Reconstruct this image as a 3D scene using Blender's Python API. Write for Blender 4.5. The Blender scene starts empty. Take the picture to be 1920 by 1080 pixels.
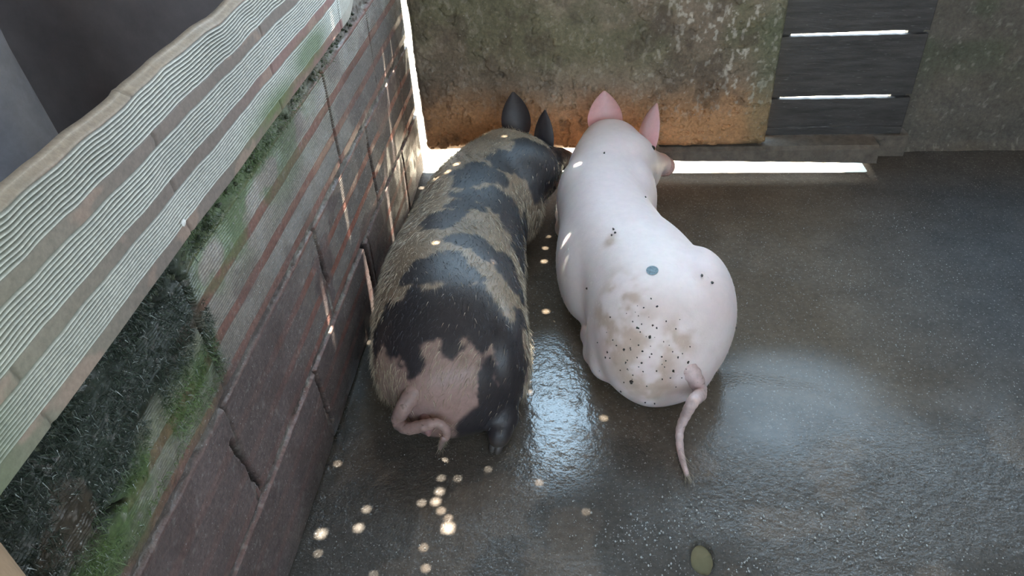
import bpy, math, random
import numpy as np
from mathutils import Vector, Matrix
from mathutils.bvhtree import BVHTree
random.seed(4); RNG = np.random.default_rng(7)
S = bpy.context.scene; COL = S.collection

# ------------------------------------------------------------------ camera
F = 1418.0; H = 1.6
nad = np.array([108., 1870., F]); nad /= np.linalg.norm(nad)
fw = np.array([120., -1075., F]); fw -= nad*fw.dot(nad); fw /= np.linalg.norm(fw)
rt = np.cross(fw, -nad)
R = np.array([rt, fw, -nad])
cd = bpy.data.cameras.new('camera'); cam = bpy.data.objects.new('camera', cd); COL.objects.link(cam)
M = R @ np.diag([1, -1, -1])
cam.matrix_world = Matrix.Translation((0, 0, H)) @ Matrix(M.tolist()).to_4x4()
cd.sensor_width = 36; cd.lens = F/1920*36; cd.clip_start = .02
S.camera = cam

def ray(px, py): return R @ np.array([px-960, py-540, F])
def onz(px, py, z=0.):
    d = ray(px, py); return np.array([0, 0, H]) + d*(z-H)/d[2]
def ony(px, py, y):
    d = ray(px, py); return np.array([0, 0, H]) + d*y/d[1]
def onx(px, py, x):
    d = ray(px, py); return np.array([0, 0, H]) + d*x/d[0]

# ------------------------------------------------------------------ light
S.view_settings.view_transform = 'Standard'; S.view_settings.look = 'None'
S.view_settings.gamma = 1; S.view_settings.use_curve_mapping = False
S.view_settings.exposure = 0.14
SKY = 7.0; SUN = 70.0
w = bpy.data.worlds.new('world'); S.world = w; w.use_nodes = True
nt = w.node_tree; nt.nodes.clear()
o_ = nt.nodes.new('ShaderNodeOutputWorld'); b_ = nt.nodes.new('ShaderNodeBackground')
tc = nt.nodes.new('ShaderNodeTexCoord'); sx = nt.nodes.new('ShaderNodeSeparateXYZ'); cr = nt.nodes.new('ShaderNodeValToRGB')
nt.links.new(tc.outputs['Generated'], sx.inputs[0]); nt.links.new(sx.outputs[2], cr.inputs[0])
nt.links.new(cr.outputs[0], b_.inputs[0]); nt.links.new(b_.outputs[0], o_.inputs[0])
cr.color_ramp.elements[0].position = 0; cr.color_ramp.elements[0].color = (.84, .93, 1, 1)
cr.color_ramp.elements[1].position = .8; cr.color_ramp.elements[1].color = (.50, .76, 1, 1)
b_.inputs[1].default_value = SKY
SD = Vector((.125, .10, 1)).normalized()          # towards the sun, nearly overhead
sl = bpy.data.lights.new('sun', 'SUN'); sl.energy = SUN; sl.angle = math.radians(.53); sl.color = (1, .93, .80)
so = bpy.data.objects.new('sun', sl); COL.objects.link(so); so.rotation_euler = SD.to_track_quat('Z', 'Y').to_euler(); so.location = (0, 0, 6)
S.cycles.use_denoising = True
S.cycles.max_bounces = 8; S.cycles.diffuse_bounces = 5; S.cycles.sample_clamp_indirect = 8
S.cycles.caustics_reflective = False; S.cycles.caustics_refractive = False

# ------------------------------------------------------------------ helpers
def hsh(ix, iy, iz, s):
    h = (ix.astype(np.int64)*374761393 + iy.astype(np.int64)*668265263 + iz.astype(np.int64)*2147483647 + s*974634777) & 0xffffffff
    h = ((h ^ (h >> 13))*1274126177) & 0xffffffff
    h = ((h ^ (h >> 16))*2246822519) & 0xffffffff
    return ((h ^ (h >> 15)) & 0xffffff)/float(0xffffff)
def vn(x, y, z=0., s=0):
    x, y, z = np.broadcast_arrays(np.asarray(x, float), np.asarray(y, float), np.asarray(z, float))
    xi, yi, zi = np.floor(x), np.floor(y), np.floor(z); fx, fy, fz = x-xi, y-yi, z-zi
    fx, fy, fz = [t*t*(3-2*t) for t in (fx, fy, fz)]
    r = 0
    for a in (0, 1):
        for b in (0, 1):
            for c in (0, 1):
                r = r + hsh(xi+a, yi+b, zi+c, s)*(fx if a else 1-fx)*(fy if b else 1-fy)*(fz if c else 1-fz)
    return r
def fbm(x, y, z=0., s=0, o=4):
    r = 0; a = .5; t = 0
    for i in range(o):
        r = r + a*vn(x*2**i, y*2**i, np.asarray(z)*2**i, s+i); t += a; a *= .5
    return r/t
def sm(a, b, x): t = np.clip((x-a)/(b-a), 0, 1); return t*t*(3-2*t)
def mixc(c, d, m): return c*(1-m[..., None]) + np.asarray(d, float)*m[..., None]

def mesh_np(name, V, Fc, mat, parent=None, smooth=True, attrs=None):
    me = bpy.data.meshes.new(name)
    V = np.asarray(V, np.float32); Fc = np.asarray(Fc, np.int32)
    n = Fc.shape[1]
    me.vertices.add(len(V)); me.vertices.foreach_set('co', V.ravel())
    me.loops.add(Fc.size); me.loops.foreach_set('vertex_index', Fc.ravel())
    me.polygons.add(len(Fc)); me.polygons.foreach_set('loop_start', np.arange(0, Fc.size, n, dtype=np.int32))
    me.polygons.foreach_set('loop_total', np.full(len(Fc), n, np.int32))
    me.polygons.foreach_set('use_smooth', np.full(len(Fc), smooth))
    me.update(calc_edges=True); me.validate()
    for k, a in (attrs or {}).items():
        a = np.asarray(a, np.float32)
        if a.ndim == 2:
            at = me.attributes.new(k, 'FLOAT_COLOR', 'POINT'); c = np.ones((len(V), 4), np.float32); c[:, :3] = a; at.data.foreach_set('color', c.ravel())
        else:
            at = me.attributes.new(k, 'FLOAT', 'POINT'); at.data.foreach_set('value', a.ravel())
    me.materials.append(mat)
    o = bpy.data.objects.new(name, me); COL.objects.link(o)
    if parent: o.parent = parent
    return o
def gridf(nu, nv, off=0):
    i = np.arange(nu*nv).reshape(nu, nv)
    return np.stack([i[:-1, :-1], i[1:, :-1], i[1:, 1:], i[:-1, 1:]], -1).reshape(-1, 4)+off
class MB:
    def __init__(s): s.v = []; s.f = []
    def add(s, V, Fs):
        k = len(s.v); s.v += [tuple(map(float, p)) for p in V]; s.f += [tuple(int(i)+k for i in f) for f in Fs]
    def box(s, a, b, jit=0):
        (x0, y0, z0), (x1, y1, z1) = a, b
        P = [(x, y, z) for x in (x0, x1) for y in (y0, y1) for z in (z0, z1)]
        P = [tuple(c+random.uniform(-jit, jit) for c in p) for p in P]
        s.add(P, [(0, 1, 3, 2), (4, 6, 7, 5), (0, 4, 5, 1), (2, 3, 7, 6), (0, 2, 6, 4), (1, 5, 7, 3)])
    def tube(s, pts, rad, n=14, ecc=1.):
        pts = [np.array(p, float) for p in pts]; m = len(pts); V = []; prev = None
        for i in range(m):
            t = pts[min(i+1, m-1)]-pts[max(i-1, 0)]; t /= np.linalg.norm(t)+1e-9
            if prev is None:
                u = np.cross(t, [0, 0, 1]);
                if np.linalg.norm(u) < .1: u = np.cross(t, [1, 0, 0])
            else: u = prev - t*prev.dot(t)
            u /= np.linalg.norm(u); prev = u; v = np.cross(t, u)
            for k in range(n):
                a = 2*math.pi*k/n; V.append(pts[i]+rad[i]*(math.cos(a)*u+ecc*math.sin(a)*v))
        Fs = [(i*n+k, i*n+(k+1) % n, (i+1)*n+(k+1) % n, (i+1)*n+k) for i in range(m-1) for k in range(n)]
        V += [pts[0], pts[-1]]; c0 = m*n; c1 = c0+1
        Fs += [(c0, (k+1) % n, k) for k in range(n)] + [(c1, (m-1)*n+k, (m-1)*n+(k+1) % n) for k in range(n)]
        s.add(V, Fs)
    def lump(s, c, r, seed=0, jit=.25, nu=7, nv=5):
        c = np.array(c, float); r = np.ones(3)*r; V = [c+[0, 0, r[2]]]
        for j in range(1, nv):
            th = math.pi*j/nv
            for i in range(nu):
                a = 2*math.pi*i/nu; k = 1+random.uniform(-jit, jit)
                V.append(c+r*k*np.array([math.sin(th)*math.cos(a), math.sin(th)*math.sin(a), math.cos(th)]))
        V.append(c-[0, 0, r[2]]); Fs = [(0, 1+i, 1+(i+1) % nu) for i in range(nu)]
        for j in range(nv-2):
            a = 1+j*nu; Fs += [(a+i, a+nu+i, a+nu+(i+1) % nu, a+(i+1) % nu) for i in range(nu)]
        a = 1+(nv-2)*nu; Fs += [(len(V)-1, a+(i+1) % nu, a+i) for i in range(nu)]
        s.add(V, Fs)
    def build(s, name, mat, parent=None, smooth=False, bevel=0, sub=0):
        me = bpy.data.meshes.new(name); me.from_pydata(s.v, [], s.f); me.update()
        me.polygons.foreach_set('use_smooth', [smooth]*len(me.polygons)); me.materials.append(mat)
        o = bpy.data.objects.new(name, me); COL.objects.link(o)
        if parent: o.parent = parent
        if bevel: m = o.modifiers.new('b', 'BEVEL'); m.width = bevel; m.segments = 2
        if sub: m = o.modifiers.new('s', 'SUBSURF'); m.levels = sub; m.render_levels = sub
        return o
def struct(o): o['kind'] = 'structure'; return o
def tag(o, label, cat, group=None, kind=None):
    o['label'] = label; o['category'] = cat
    if group: o['group'] = group
    if kind: o['kind'] = kind
    return o
def empty(name, loc):
    o = bpy.data.objects.new(name, None); COL.objects.link(o); o.location = loc; o.empty_display_size = .1; return o
def put(o, parent):           # parent while keeping world-space mesh coordinates
    o.parent = parent; o.matrix_parent_inverse = Matrix.Translation(parent.location).inverted(); return o

# material: attribute/solid base colour * noise, roughness, bump
def mat(name, col=None, attr=None, rough=.7, rattr=None, ramp=None, nscale=40, namt=.35, bump=.3, bscale=200, bdist=.004,
        spec=.5, sss=0, bump2=None, coat=0, tint2=None, battr=None, stretch=None, specks=None):
    m = bpy.data.materials.new(name); m.use_nodes = True; t = m.node_tree; N = t.nodes; L = t.links
    p = N['Principled BSDF']; tcn = N.new('ShaderNodeTexCoord'); src = tcn.outputs['Object']
    if stretch:
        mp = N.new('ShaderNodeMapping'); mp.inputs['Scale'].default_value = stretch; L.new(src, mp.inputs[0]); src = mp.outputs[0]
    no = N.new('ShaderNodeTexNoise'); no.inputs['Scale'].default_value = nscale; no.inputs['Detail'].default_value = 6
    no.inputs['Roughness'].default_value = .65; L.new(src, no.inputs[0])
    mr = N.new('ShaderNodeMapRange'); mr.inputs[1].default_value = .25; mr.inputs[2].default_value = .75
    mr.inputs[3].default_value = 1-namt; mr.inputs[4].default_value = 1+namt; L.new(no.outputs[0], mr.inputs[0])
    mx = N.new('ShaderNodeMix'); mx.data_type = 'RGBA'; mx.blend_type = 'MULTIPLY'; mx.inputs[0].default_value = 1
    if attr:
        a = N.new('ShaderNodeAttribute'); a.attribute_name = attr; L.new(a.outputs['Color'], mx.inputs[6])
    else: mx.inputs[6].default_value = (*col, 1)
    L.new(mr.outputs[0], mx.inputs[7]); out = mx.outputs[2]
    if specks:   # (scale, threshold, colour, amount)
        vo = N.new('ShaderNodeTexNoise'); vo.inputs['Scale'].default_value = specks[0]; vo.inputs['Detail'].default_value = 3; L.new(src, vo.inputs[0])
        gt = N.new('ShaderNodeMapRange'); gt.inputs[1].default_value = specks[1]; gt.inputs[2].default_value = specks[1]+.03; gt.inputs[4].default_value = specks[3]; L.new(vo.outputs[0], gt.inputs[0])
        m3 = N.new('ShaderNodeMix'); m3.data_type = 'RGBA'; L.new(gt.outputs[0], m3.inputs[0]); L.new(out, m3.inputs[6]); m3.inputs[7].default_value = (*specks[2], 1); out = m3.outputs[2]
    L.new(out, p.inputs['Base Color'])
    p.inputs['Specular IOR Level'].default_value = spec
    if rattr:
        a = N.new('ShaderNodeAttribute'); a.attribute_name = rattr; L.new(a.outputs['Fac'], p.inputs['Roughness'])
    else: p.inputs['Roughness'].default_value = rough
    if sss:
        p.inputs['Subsurface Weight'].default_value = sss; p.inputs['Subsurface Radius'].default_value = (1, .35, .2); p.inputs['Subsurface Scale'].default_value = .008
    if coat: p.inputs['Coat Weight'].default_value = coat; p.inputs['Coat Roughness'].default_value = .12
    if bump:
        n2 = N.new('ShaderNodeTexNoise'); n2.inputs['Scale'].default_value = bscale; n2.inputs['Detail'].default_value = 4; L.new(src, n2.inputs[0])
        bp = N.new('ShaderNodeBump'); bp.inputs['Strength'].default_value = bump; bp.inputs['Distance'].default_value = bdist
        L.new(n2.outputs[0], bp.inputs['Height']); L.new(bp.outputs[0], p.inputs['Normal'])
        if battr:
            a = N.new('ShaderNodeAttribute'); a.attribute_name = battr; L.new(a.outputs['Fac'], bp.inputs['Strength'])
            if coat: pass
        if coat: L.new(bp.outputs[0], p.inputs['Coat Normal'])
    return m

# ------------------------------------------------------------------ left brick wall (hollow clay bricks with ridged faces)
def brick_course(u, y, z, seed, amp):
    """u 0..1 up the course -> ridge height, ridge mask, band mask"""
    panels = [(.10, .31), (.40, .63), (.72, .96)]
    d = np.zeros_like(u); rm = np.zeros_like(u)
    wob = .018*(fbm(y*14, z*30, 0, seed, 3)-.5)
    uu = u + wob
    for a, b in panels:
        inside = sm(a-.004, a+.004, uu)*(1-sm(b-.004, b+.004, uu))
        ph = (uu-a)/(b-a)*10
        r = .5-.5*np.cos(2*np.pi*ph)
        d += inside*(r**.7-.55); rm += inside*r**1.2
    inp = np.zeros_like(u)
    for a, b in panels: inp += sm(a-.004, a+.004, uu)*(1-sm(b-.004, b+.004, uu))
    return d*amp, rm**1.1, inp

def left_wall():
    ny, nz = 640, 640
    Y, Z = np.meshgrid(np.linspace(.445, 2.955, ny), np.linspace(-.01, .93, nz), indexing='ij')
    courses = [(.005, .272, [1.39, 2.02, 2.62, .75]), (.287, .57, [.975, 1.60, 2.20, 2.75, .4]), (.590, .872, [.995, 1.90, 2.42])]
    D = np.full_like(Y, -.007)+.010*(fbm(Y*34, Z*34, 0, 1)-.5)*2
    brick = np.zeros_like(Y); ridge = np.zeros_like(Y); inp = np.zeros_like(Y); tone = np.zeros_like(Y)
    edge = .012*(fbm(Y*18, Z*18, 0, 3)-.5)
    for ci, (z0, z1, js) in enumerate(courses):
        inside = sm(z0, z0+.006, Z+edge)*(1-sm(z1-.006, z1, Z+edge))
        for j in js:
            jj = j + (.02 if ci == 1 else -.0)*(Z-z0)
            inside = inside*(1-(1-sm(.003, .009, np.abs(Y+edge*.9-jj))))
        u = (Z-z0)/(z1-z0)
        d, rm, ip = brick_course(u, Y, Z, 11+ci, .0034 if ci == 2 else .0026)
        bid = np.searchsorted(np.sort(np.array(js)), Y.ravel()).reshape(Y.shape)
        off = .006*(vn(bid*3.7, ci*5.1, 0, 5)-.5)
        smear = np.zeros_like(Y)
        mud = np.clip(sm(1.75, 1.05, Y+.3*(fbm(Y*4, Z*6, 0, 61)-.5))*sm(.64, .56, Z) + sm(.50, .58, fbm(Y*5, Z*7, 0, 31+ci))*(.9 if ci < 2 else .35) + (.45 if ci == 0 else 0), 0, 1)
        tone = tone*(1-inside) + inside*mud
        D = D*(1-inside)+inside*(d*(1-.85*mud)+off+.0015*mud*fbm(Y*25, Z*12, 0, 9))
        brick = np.maximum(brick, inside); ridge = ridge*(1-inside)+inside*rm*(1-.85*mud); inp = inp*(1-inside)+inside*ip
    # deep cracks and broken holes in joints
    crack = np.zeros_like(Y)
    for (y0, z0, y1, z1, wd) in [(.985, .862, 1.0, .65, .008), (.955, .49, 1.0, .295, .007), (1.385, .25, 1.412, .06, .010), (1.90, .87, 1.905, .62, .006), (1.60, .55, 1.62, .38, .006), (2.2, .5, 2.21, .33, .008), (1.97, .27, 1.98, .1, .012), (.60, .735, .66, .70, .008)]:
        t = np.clip(((Y-y0)*(y1-y0)+(Z-z0)*(z1-z0))/((y1-y0)**2+(z1-z0)**2), 0, 1)
        dd = np.hypot(Y-y0-t*(y1-y0), Z-z0-t*(z1-z0)) + .01*(fbm(Y*40, Z*40, 0, 21)-.5)
        crack = np.maximum(crack, 1-sm(wd*.6, wd*1.3, dd))
    hol = sm(.70, .76, fbm(Y*22, Z*22, 0, 44, 3))*(1-brick)
    D -= .018*crack + .012*hol
    # moss: dark and shaggy under the coping near the camera
    mn = fbm(Y*9, Z*12, 0, 51)
    near = sm(1.06, .97, Y+.03*(fbm(Y*4, Z*20, 0, 8)-.5))
    moss = near*sm(.585, .70, Z+.08*(mn-.5)+.05*(1-Y))
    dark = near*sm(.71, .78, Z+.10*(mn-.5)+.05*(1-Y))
    far = sm(2.1, 1.2, Y)*sm(.70, .84, Z+.08*(mn-.5))*(1-near)
    moss2 = np.clip(far*1.2, 0, 1)*sm(.35, .55, mn+.25*sm(.82, .88, Z))
    mt = moss*(.5+.5*sm(.3, .5, mn))
    D += mt*(.007*fbm(Y*90, Z*60, 0, 61, 3)+.003)*1.0
    # colours (pigment, with some ridge shading painted in)
    C = np.zeros(Y.shape+(3,))+np.array([.17, .145, .125])                  # mortar
    C = mixc(C, [.23, .115, .09], brick*(1-inp))                              # bare clay bands
    C = mixc(C, [.10, .078, .072], (1-brick)*sm(1.9, 1.2, Y+.4*(fbm(Y*5, Z*5, 0, 67)-.5))*sm(.66, .58, Z)*.85)
    redz = sm(.62, .35, Z)*sm(.30, .55, fbm(Y*3, Z*14, 0, 66))
    C = mixc(C, [.26, .075, .045], brick*(1-inp)*redz*.8*(1-.55*tone))
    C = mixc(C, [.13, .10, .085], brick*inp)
    C = mixc(C, [.46, .43, .36], np.clip(brick*inp*ridge*(.08+.75*sm(.45, .88, Z)), 0, 1)) # pale crests: dust, plus ridge shading painted in
    C = mixc(C, [.125, .092, .088], brick*tone*(.92-.12*(1-inp)))               # dried mud film
    C = mixc(C, [.30, .28, .24], (1-brick)*sm(.48, .66, fbm(Y*26, Z*26, 0, 71))*(.15+.5*sm(1.0, 1.5, Y)))
    C = mixc(C, [.085, .15, .05], moss2*.75)
    C = mixc(C, [.070, .115, .035], mt*.95)
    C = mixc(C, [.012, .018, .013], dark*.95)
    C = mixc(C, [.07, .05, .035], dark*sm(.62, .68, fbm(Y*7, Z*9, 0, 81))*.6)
    C = mixc(C, [.02, .016, .014], crack)
    C = mixc(C, [.33, .30, .28], sm(.70, .76, fbm(Y*70, Z*60, 0, 92))*.3)
    C *= (.65+.5*fbm(Y*6, Z*6, 0, 91))[..., None]
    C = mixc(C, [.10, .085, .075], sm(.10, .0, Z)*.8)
    rough = .75-.3*sm(.5, .62, fbm(Y*12, Z*12, 0, 95))-.12*dark
    X = -.668+D
    P = np.stack([X, Y, Z], -1).reshape(-1, 3)
    Fc = gridf(ny, nz)
    m = mat('wet_ridged_brick', attr='alb', rattr='rgh', nscale=90, namt=.45, bump=.5, bscale=200, bdist=.004, specks=(210, .665, (.42, .43, .41), .7))
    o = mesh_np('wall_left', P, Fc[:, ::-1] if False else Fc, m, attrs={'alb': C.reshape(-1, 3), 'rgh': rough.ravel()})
    struct(o)
    # solid body of the wall behind its face
    b = MB(); b.box((-.80, .45, -.01), (-.695, 2.955, .90)); body = b.build('wall_core', MORTAR); body.parent = o
    return o

MORTAR = mat('old_mortar', col=(.16, .14, .12), nscale=30, namt=.5, bump=.8, bscale=60, bdist=.01)

def coping(parent):
    """upper course: ridged bricks set proud of the wall below"""
    ny, nz = 620, 330
    T = np.linspace(0, 1, nz)
    Y, U = np.meshgrid(np.linspace(.445, 2.96, ny), T, indexing='ij')
    endm = sm(2.0, 2.03, Y)                       # beyond here a pale mortar repair, then flush bricks
    d, rm, ip = brick_course(U, Y, U*.28, 77, .0052)
    rough_end = .02*(fbm(Y*12, 3.3, 0, 13)-.5)
    z0 = .949+.004*(vn(Y*5, 1, 0, 2)-.5); z1 = 1.204+.012*(fbm(Y*9, .5, 0, 17, 3)-.5)
    beyond = sm(2.02, 2.06, Y)
    Zc = z0+(z1-z0)*U
    joint = np.zeros_like(Y)
    for j in (.575, .99, 1.47, 1.99, 2.45):
        joint = np.maximum(joint, 1-sm(.001, .0045, np.abs(Y-j+.012*(vn(U*9, j, 0, 3)-.5)+.02*(U-.5))))
    joint *= np.where(Y < 1.9, (1-ip)*.8, 1)
    worn = sm(.56, .68, fbm(Y*5, U*3, 0, 29))*.5
    rep = sm(2.005, 2.02, Y)*(1-sm(2.22, 2.32, Y+.25*(U-.3)))
    X = -.622 + d*(1-worn*.6)*(1-.7*rep) - .0035*joint + .004*(fbm(Y*3, U*2, 0, 37)-.5) - .04*beyond*sm(2.05,2.35,Y)
    X -= .012*sm(.965, 1.0, U)
    Zc -= .03*beyond*(1-U)*0
    C = np.zeros(Y.shape+(3,))+np.array([.20, .165, .145])
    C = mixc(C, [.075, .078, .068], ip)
    C = mixc(C, [.74, .76, .70], np.clip(ip*rm, 0, 1))  # white crests over dark troughs: dust plus ridge highlights painted into the colour
    C = mixc(C, [.30, .15, .14], (1-ip)*sm(1.15, 1.7, Y)*sm(.6, .35, U)*.8)
    C = mixc(C, [.25, .26, .17], sm(1.0, .45, Y)*.45)
    gp = np.exp(-(((Y-1.72)/.13)**2+((U-.17)/.14)**2)); gp = np.maximum(gp, .8*np.exp(-(((Y-1.45)/.16)**2+((U-.10)/.12)**2)))
    gl = sm(.62, .42, Y)*sm(.55, .30, U)
    gm = np.clip(gp*1.4, 0, 1)*sm(.2, .5, fbm(Y*12, U*6, 0, 33)+.1)
    C = mixc(C, [.09, .16, .04], gm*.75); C = mixc(C, [.07, .12, .05], np.clip(gl*.7, 0, 1))
    C = mixc(C, [.34, .24, .19], sm(.60, .68, fbm(Y*9, U*4, 0, 53))*(1-ip)*.6)
    C = mixc(C, [.42, .36, .28], sm(.955, .975, U)*.8)
    C = mixc(C, [.40, .39, .34], rep*.9)
    C = mixc(C, [.17, .13, .11], sm(2.24, 2.4, Y)*.7)
    C = mixc(C, [.05, .04, .03], joint*.5)
    C *= (.85+.3*fbm(Y*7, U*2, 0, 97))[..., None]
    rough = .55+.2*fbm(Y*10, U*3, 0, 98)
    P = np.stack([X, Y, Zc], -1)
    # rim sloping away behind, and underside returning to the wall
    y1 = Y[:, 0]
    rim = [P]
    tx = X[:, -1]; tz = Zc[:, -1]
    extra = [(tx-.010, tz+.002), (tx-.022, tz-.010), (tx-.07, tz-.10), (tx-.075, .92+0*tz)]
    E = np.stack([np.stack([a, y1, b], -1) for a, b in extra], 1)
    lx = X[:, 0]; lz = Zc[:, 0]
    low = [(-.70+0*lx, .90+0*lz), (lx-.035, lz-.012), (lx-.006, lz-.003)]
    Lw = np.stack([np.stack([a, y1, b], -1) for a, b in low], 1)
    PP = np.concatenate([Lw, P, E], 1); n2 = PP.shape[1]
    CC = np.concatenate([np.tile([.05, .045, .035], (ny, 3, 1)), C, np.tile([.30, .26, .21], (ny, 4, 1))], 1)
    RR = np.concatenate([np.full((ny, 3), .9), rough, np.full((ny, 4), .9)], 1)
    m = mat('pale_ridged_brick', attr='alb', rattr='rgh', nscale=110, namt=.22, bump=.25, bscale=300, bdist=.002)
    o = mesh_np('coping_course', PP.reshape(-1, 3), gridf(ny, n2), m, attrs={'alb': CC.reshape(-1, 3), 'rgh': RR.ravel()})
    o.parent = parent
    # crumbly mortar bed between
    b = MB()
    for i in range(450):
        y = random.uniform(.46, 2.3); x = -.676+random.uniform(-.004, .008); z = random.uniform(.872, .94)
        b.lump((x, y, z), (random.uniform(.003, .006), random.uniform(.003, .009), random.uniform(.002, .006)), jit=.4, nu=5, nv=4)
    c = b.build('mortar_bed', mat('mossy_mortar', col=(.050, .060, .032), nscale=25, namt=.7, bump=.9, bscale=120, bdist=.006, rough=.6), o, smooth=True)
    b = MB(); q = onx(344, 417, -.619); b.lump(q, (.003, .006, .006), jit=.2, nu=9, nv=6); c = b.build('chip', mat('white_chip', col=(.85, .85, .82), bump=0, rough=.4), o, smooth=True); c['label'] = 'small white chip'
    return o

# ------------------------------------------------------------------ floor
def floor():
    nx, ny = 620, 620
    X, Y = np.meshgrid(np.linspace(-.70, 2.75, nx), np.concatenate([np.linspace(-.6, .8, 60, endpoint=False), np.linspace(.8, 3.2, ny-60)]), indexing='ij')
    Z = .010*(fbm(X*2, Y*2, 0, 5)-.5)
    n1 = fbm(X*3, Y*3, 0, 15); n2 = fbm(X*12, Y*12, 0, 16)
    # rough, gritty zones (float finish worn off) versus smooth screed
    def pm(px, py, rx, ry, ss=1.0):
        c = onz(px, py); return np.exp(-(((X-c[0])/rx)**2+((Y-c[1])/ry)**2)**ss)
    lower = sm(1.62, 1.30, Y+.18*(n1-.5)-.10*sm(.6, 1.3, X))
    grit = np.clip(lower*(1-.85*pm(1450, 800, .30, .16, 2)) + pm(1040, 740, .12, .26, 2) + .5*sm(1.0, 1.5, X)*sm(2.6, 1.7, Y), 0, 1)
    grit = grit*(.55+.45*sm(.4, .6, n2))
    film = np.clip(pm(1045, 745, .15, .30, 2)+pm(1480, 745, .26, .20, 2)*.30+pm(650, 760, .06, .35, 1)*.9+.25*lower*sm(.35, .6, n1), 0, 1)
    Z += grit*.0018*(fbm(X*75, Y*75, 0, 25, 3)-.5)*2
    # hump edge right of the pale pig
    c = onz(1440, 820); rr = np.hypot((X-c[0])/.34, (Y-c[1])/.22)
    Z += .004*sm(1.2, .7, rr+.15*(n1-.5))
    # pothole
    hc = onz(1316, 1046); hd = np.hypot((X-hc[0])*1.25, (Y-hc[1])*.8)+.012*(fbm(X*25, Y*25, 0, 35)-.5)
    hz = float(Z[np.unravel_index(np.argmin(hd), hd.shape)]); Z -= .030*sm(.038, .024, hd)
    Z -= .016*sm(2.8, 2.94, Y)*sm(.1, .5, X)*sm(1.26, 1.23, X)
    # floor rises to the slot and has a drain lip on the left
    C = np.zeros(X.shape+(3,))+np.array([.105, .078, .052])
    C = mixc(C, [.125, .096, .068], sm(.45, .65, n1)*.7)
    C = mixc(C, [.050, .053, .057], sm(.75, 1.6, X+.3*(n1-.5))*.9)  # right side darkened in the colour: painted vignette, plus wetter floor
    C = mixc(C, [.060, .056, .052], lower*.75)
    C = mixc(C, [.16, .12, .09], sm(.58, .7, fbm(X*6, Y*6, 0, 45))*lower*.5)
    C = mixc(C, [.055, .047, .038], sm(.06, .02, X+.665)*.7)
    C = mixc(C, [.05, .045, .035], sm(.055, .035, hd)*.5)
    C = mixc(C, [.15, .13, .11], sm(2.7, 3.0, Y)*.35)
    C *= (.75+.5*n2)[..., None]
    rough = .84-.12*sm(.45, .65, n1) - .50*film - .10*grit
    rough = np.clip(rough, .13, .8)
    bs = .12+.80*grit*(1-.65*np.clip(film, 0, 1))
    Fc = gridf(nx, X.shape[1]).reshape(nx-1, -1, 4); xm = X[:-1, 0]; ym = Y[0, :-1]
    keep = ~((xm[:, None] < 1.235+0*ym[None]) & (ym[None] > 2.945))
    m = mat('damp_screed', attr='alb', rattr='rgh', nscale=55, namt=.3, bump=.5, bscale=170, bdist=.006, battr='bmp', spec=.35, specks=(160, .64, (.34, .33, .31), .6))  # the pale specks paint wet glints into the colour
    N = m.node_tree.nodes; p_ = N['Principled BSDF']; a_ = N.new('ShaderNodeAttribute'); a_.attribute_name = 'film'
    m.node_tree.links.new(a_.outputs['Fac'], p_.inputs['Coat Weight']); p_.inputs['Coat Roughness'].default_value = .10; p_.inputs['Coat IOR'].default_value = 1.75
    nz_ = N.new('ShaderNodeTexNoise'); nz_.inputs['Scale'].default_value = 125; nz_.inputs['Detail'].default_value = 2
    bp_ = N.new('ShaderNodeBump'); bp_.inputs['Distance'].default_value = .004
    g_ = N.new('ShaderNodeAttribute'); g_.attribute_name = 'bmp'; m.node_tree.links.new(g_.outputs['Fac'], bp_.inputs['Strength'])
    tc_ = N.new('ShaderNodeTexCoord'); m.node_tree.links.new(tc_.outputs['Object'], nz_.inputs[0])
    m.node_tree.links.new(nz_.outputs[0], bp_.inputs['Height']); m.node_tree.links.new(bp_.outputs[0], p_.inputs['Coat Normal'])
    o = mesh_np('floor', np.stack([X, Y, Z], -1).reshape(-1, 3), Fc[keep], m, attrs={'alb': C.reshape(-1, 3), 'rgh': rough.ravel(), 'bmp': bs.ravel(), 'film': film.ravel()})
    struct(o)
    # murky water standing in the pothole
    b = MB(); V = [(hc[0], hc[1], hz-.008)]
    for i in range(24):
        a = 2*math.pi*i/24; k = random.uniform(.82, 1.12); V.append((hc[0]+.034*k*math.cos(a), hc[1]+.048*k*math.sin(a), hz-.010))
    b.add(V, [(0, 1+i, 1+(i+1) % 24) for i in range(24)])
    wtr = b.build('puddle', mat('murky_water', col=(.13, .125, .075), rough=.06, namt=.1, bump=.02, bscale=20))
    tag(wtr, 'small murky yellowish puddle filling the pothole in the floor', 'puddle', kind='stuff')
    # pale grit lying loose
    b = MB()
    for (cx, cy, sxx, syy, n) in [(1230, 1000, 120, 60, 110), (1400, 960, 140, 30, 60), (1330, 1060, 120, 25, 60), (1650, 1000, 120, 50, 40), (1560, 1000, 120, 60, 60)]:
        for i in range(n):
            p = onz(random.gauss(cx, sxx*.5), random.gauss(cy, syy*.5))
            if math.hypot(p[0]-hc[0], p[1]-hc[1]) < .055: continue
            r = random.uniform(.0008, .0026)
            b.lump((p[0], p[1], r*.4+.0035), (r, r*1.3, r*.8), jit=.35, nu=6, nv=4)
    k = 0
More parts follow.
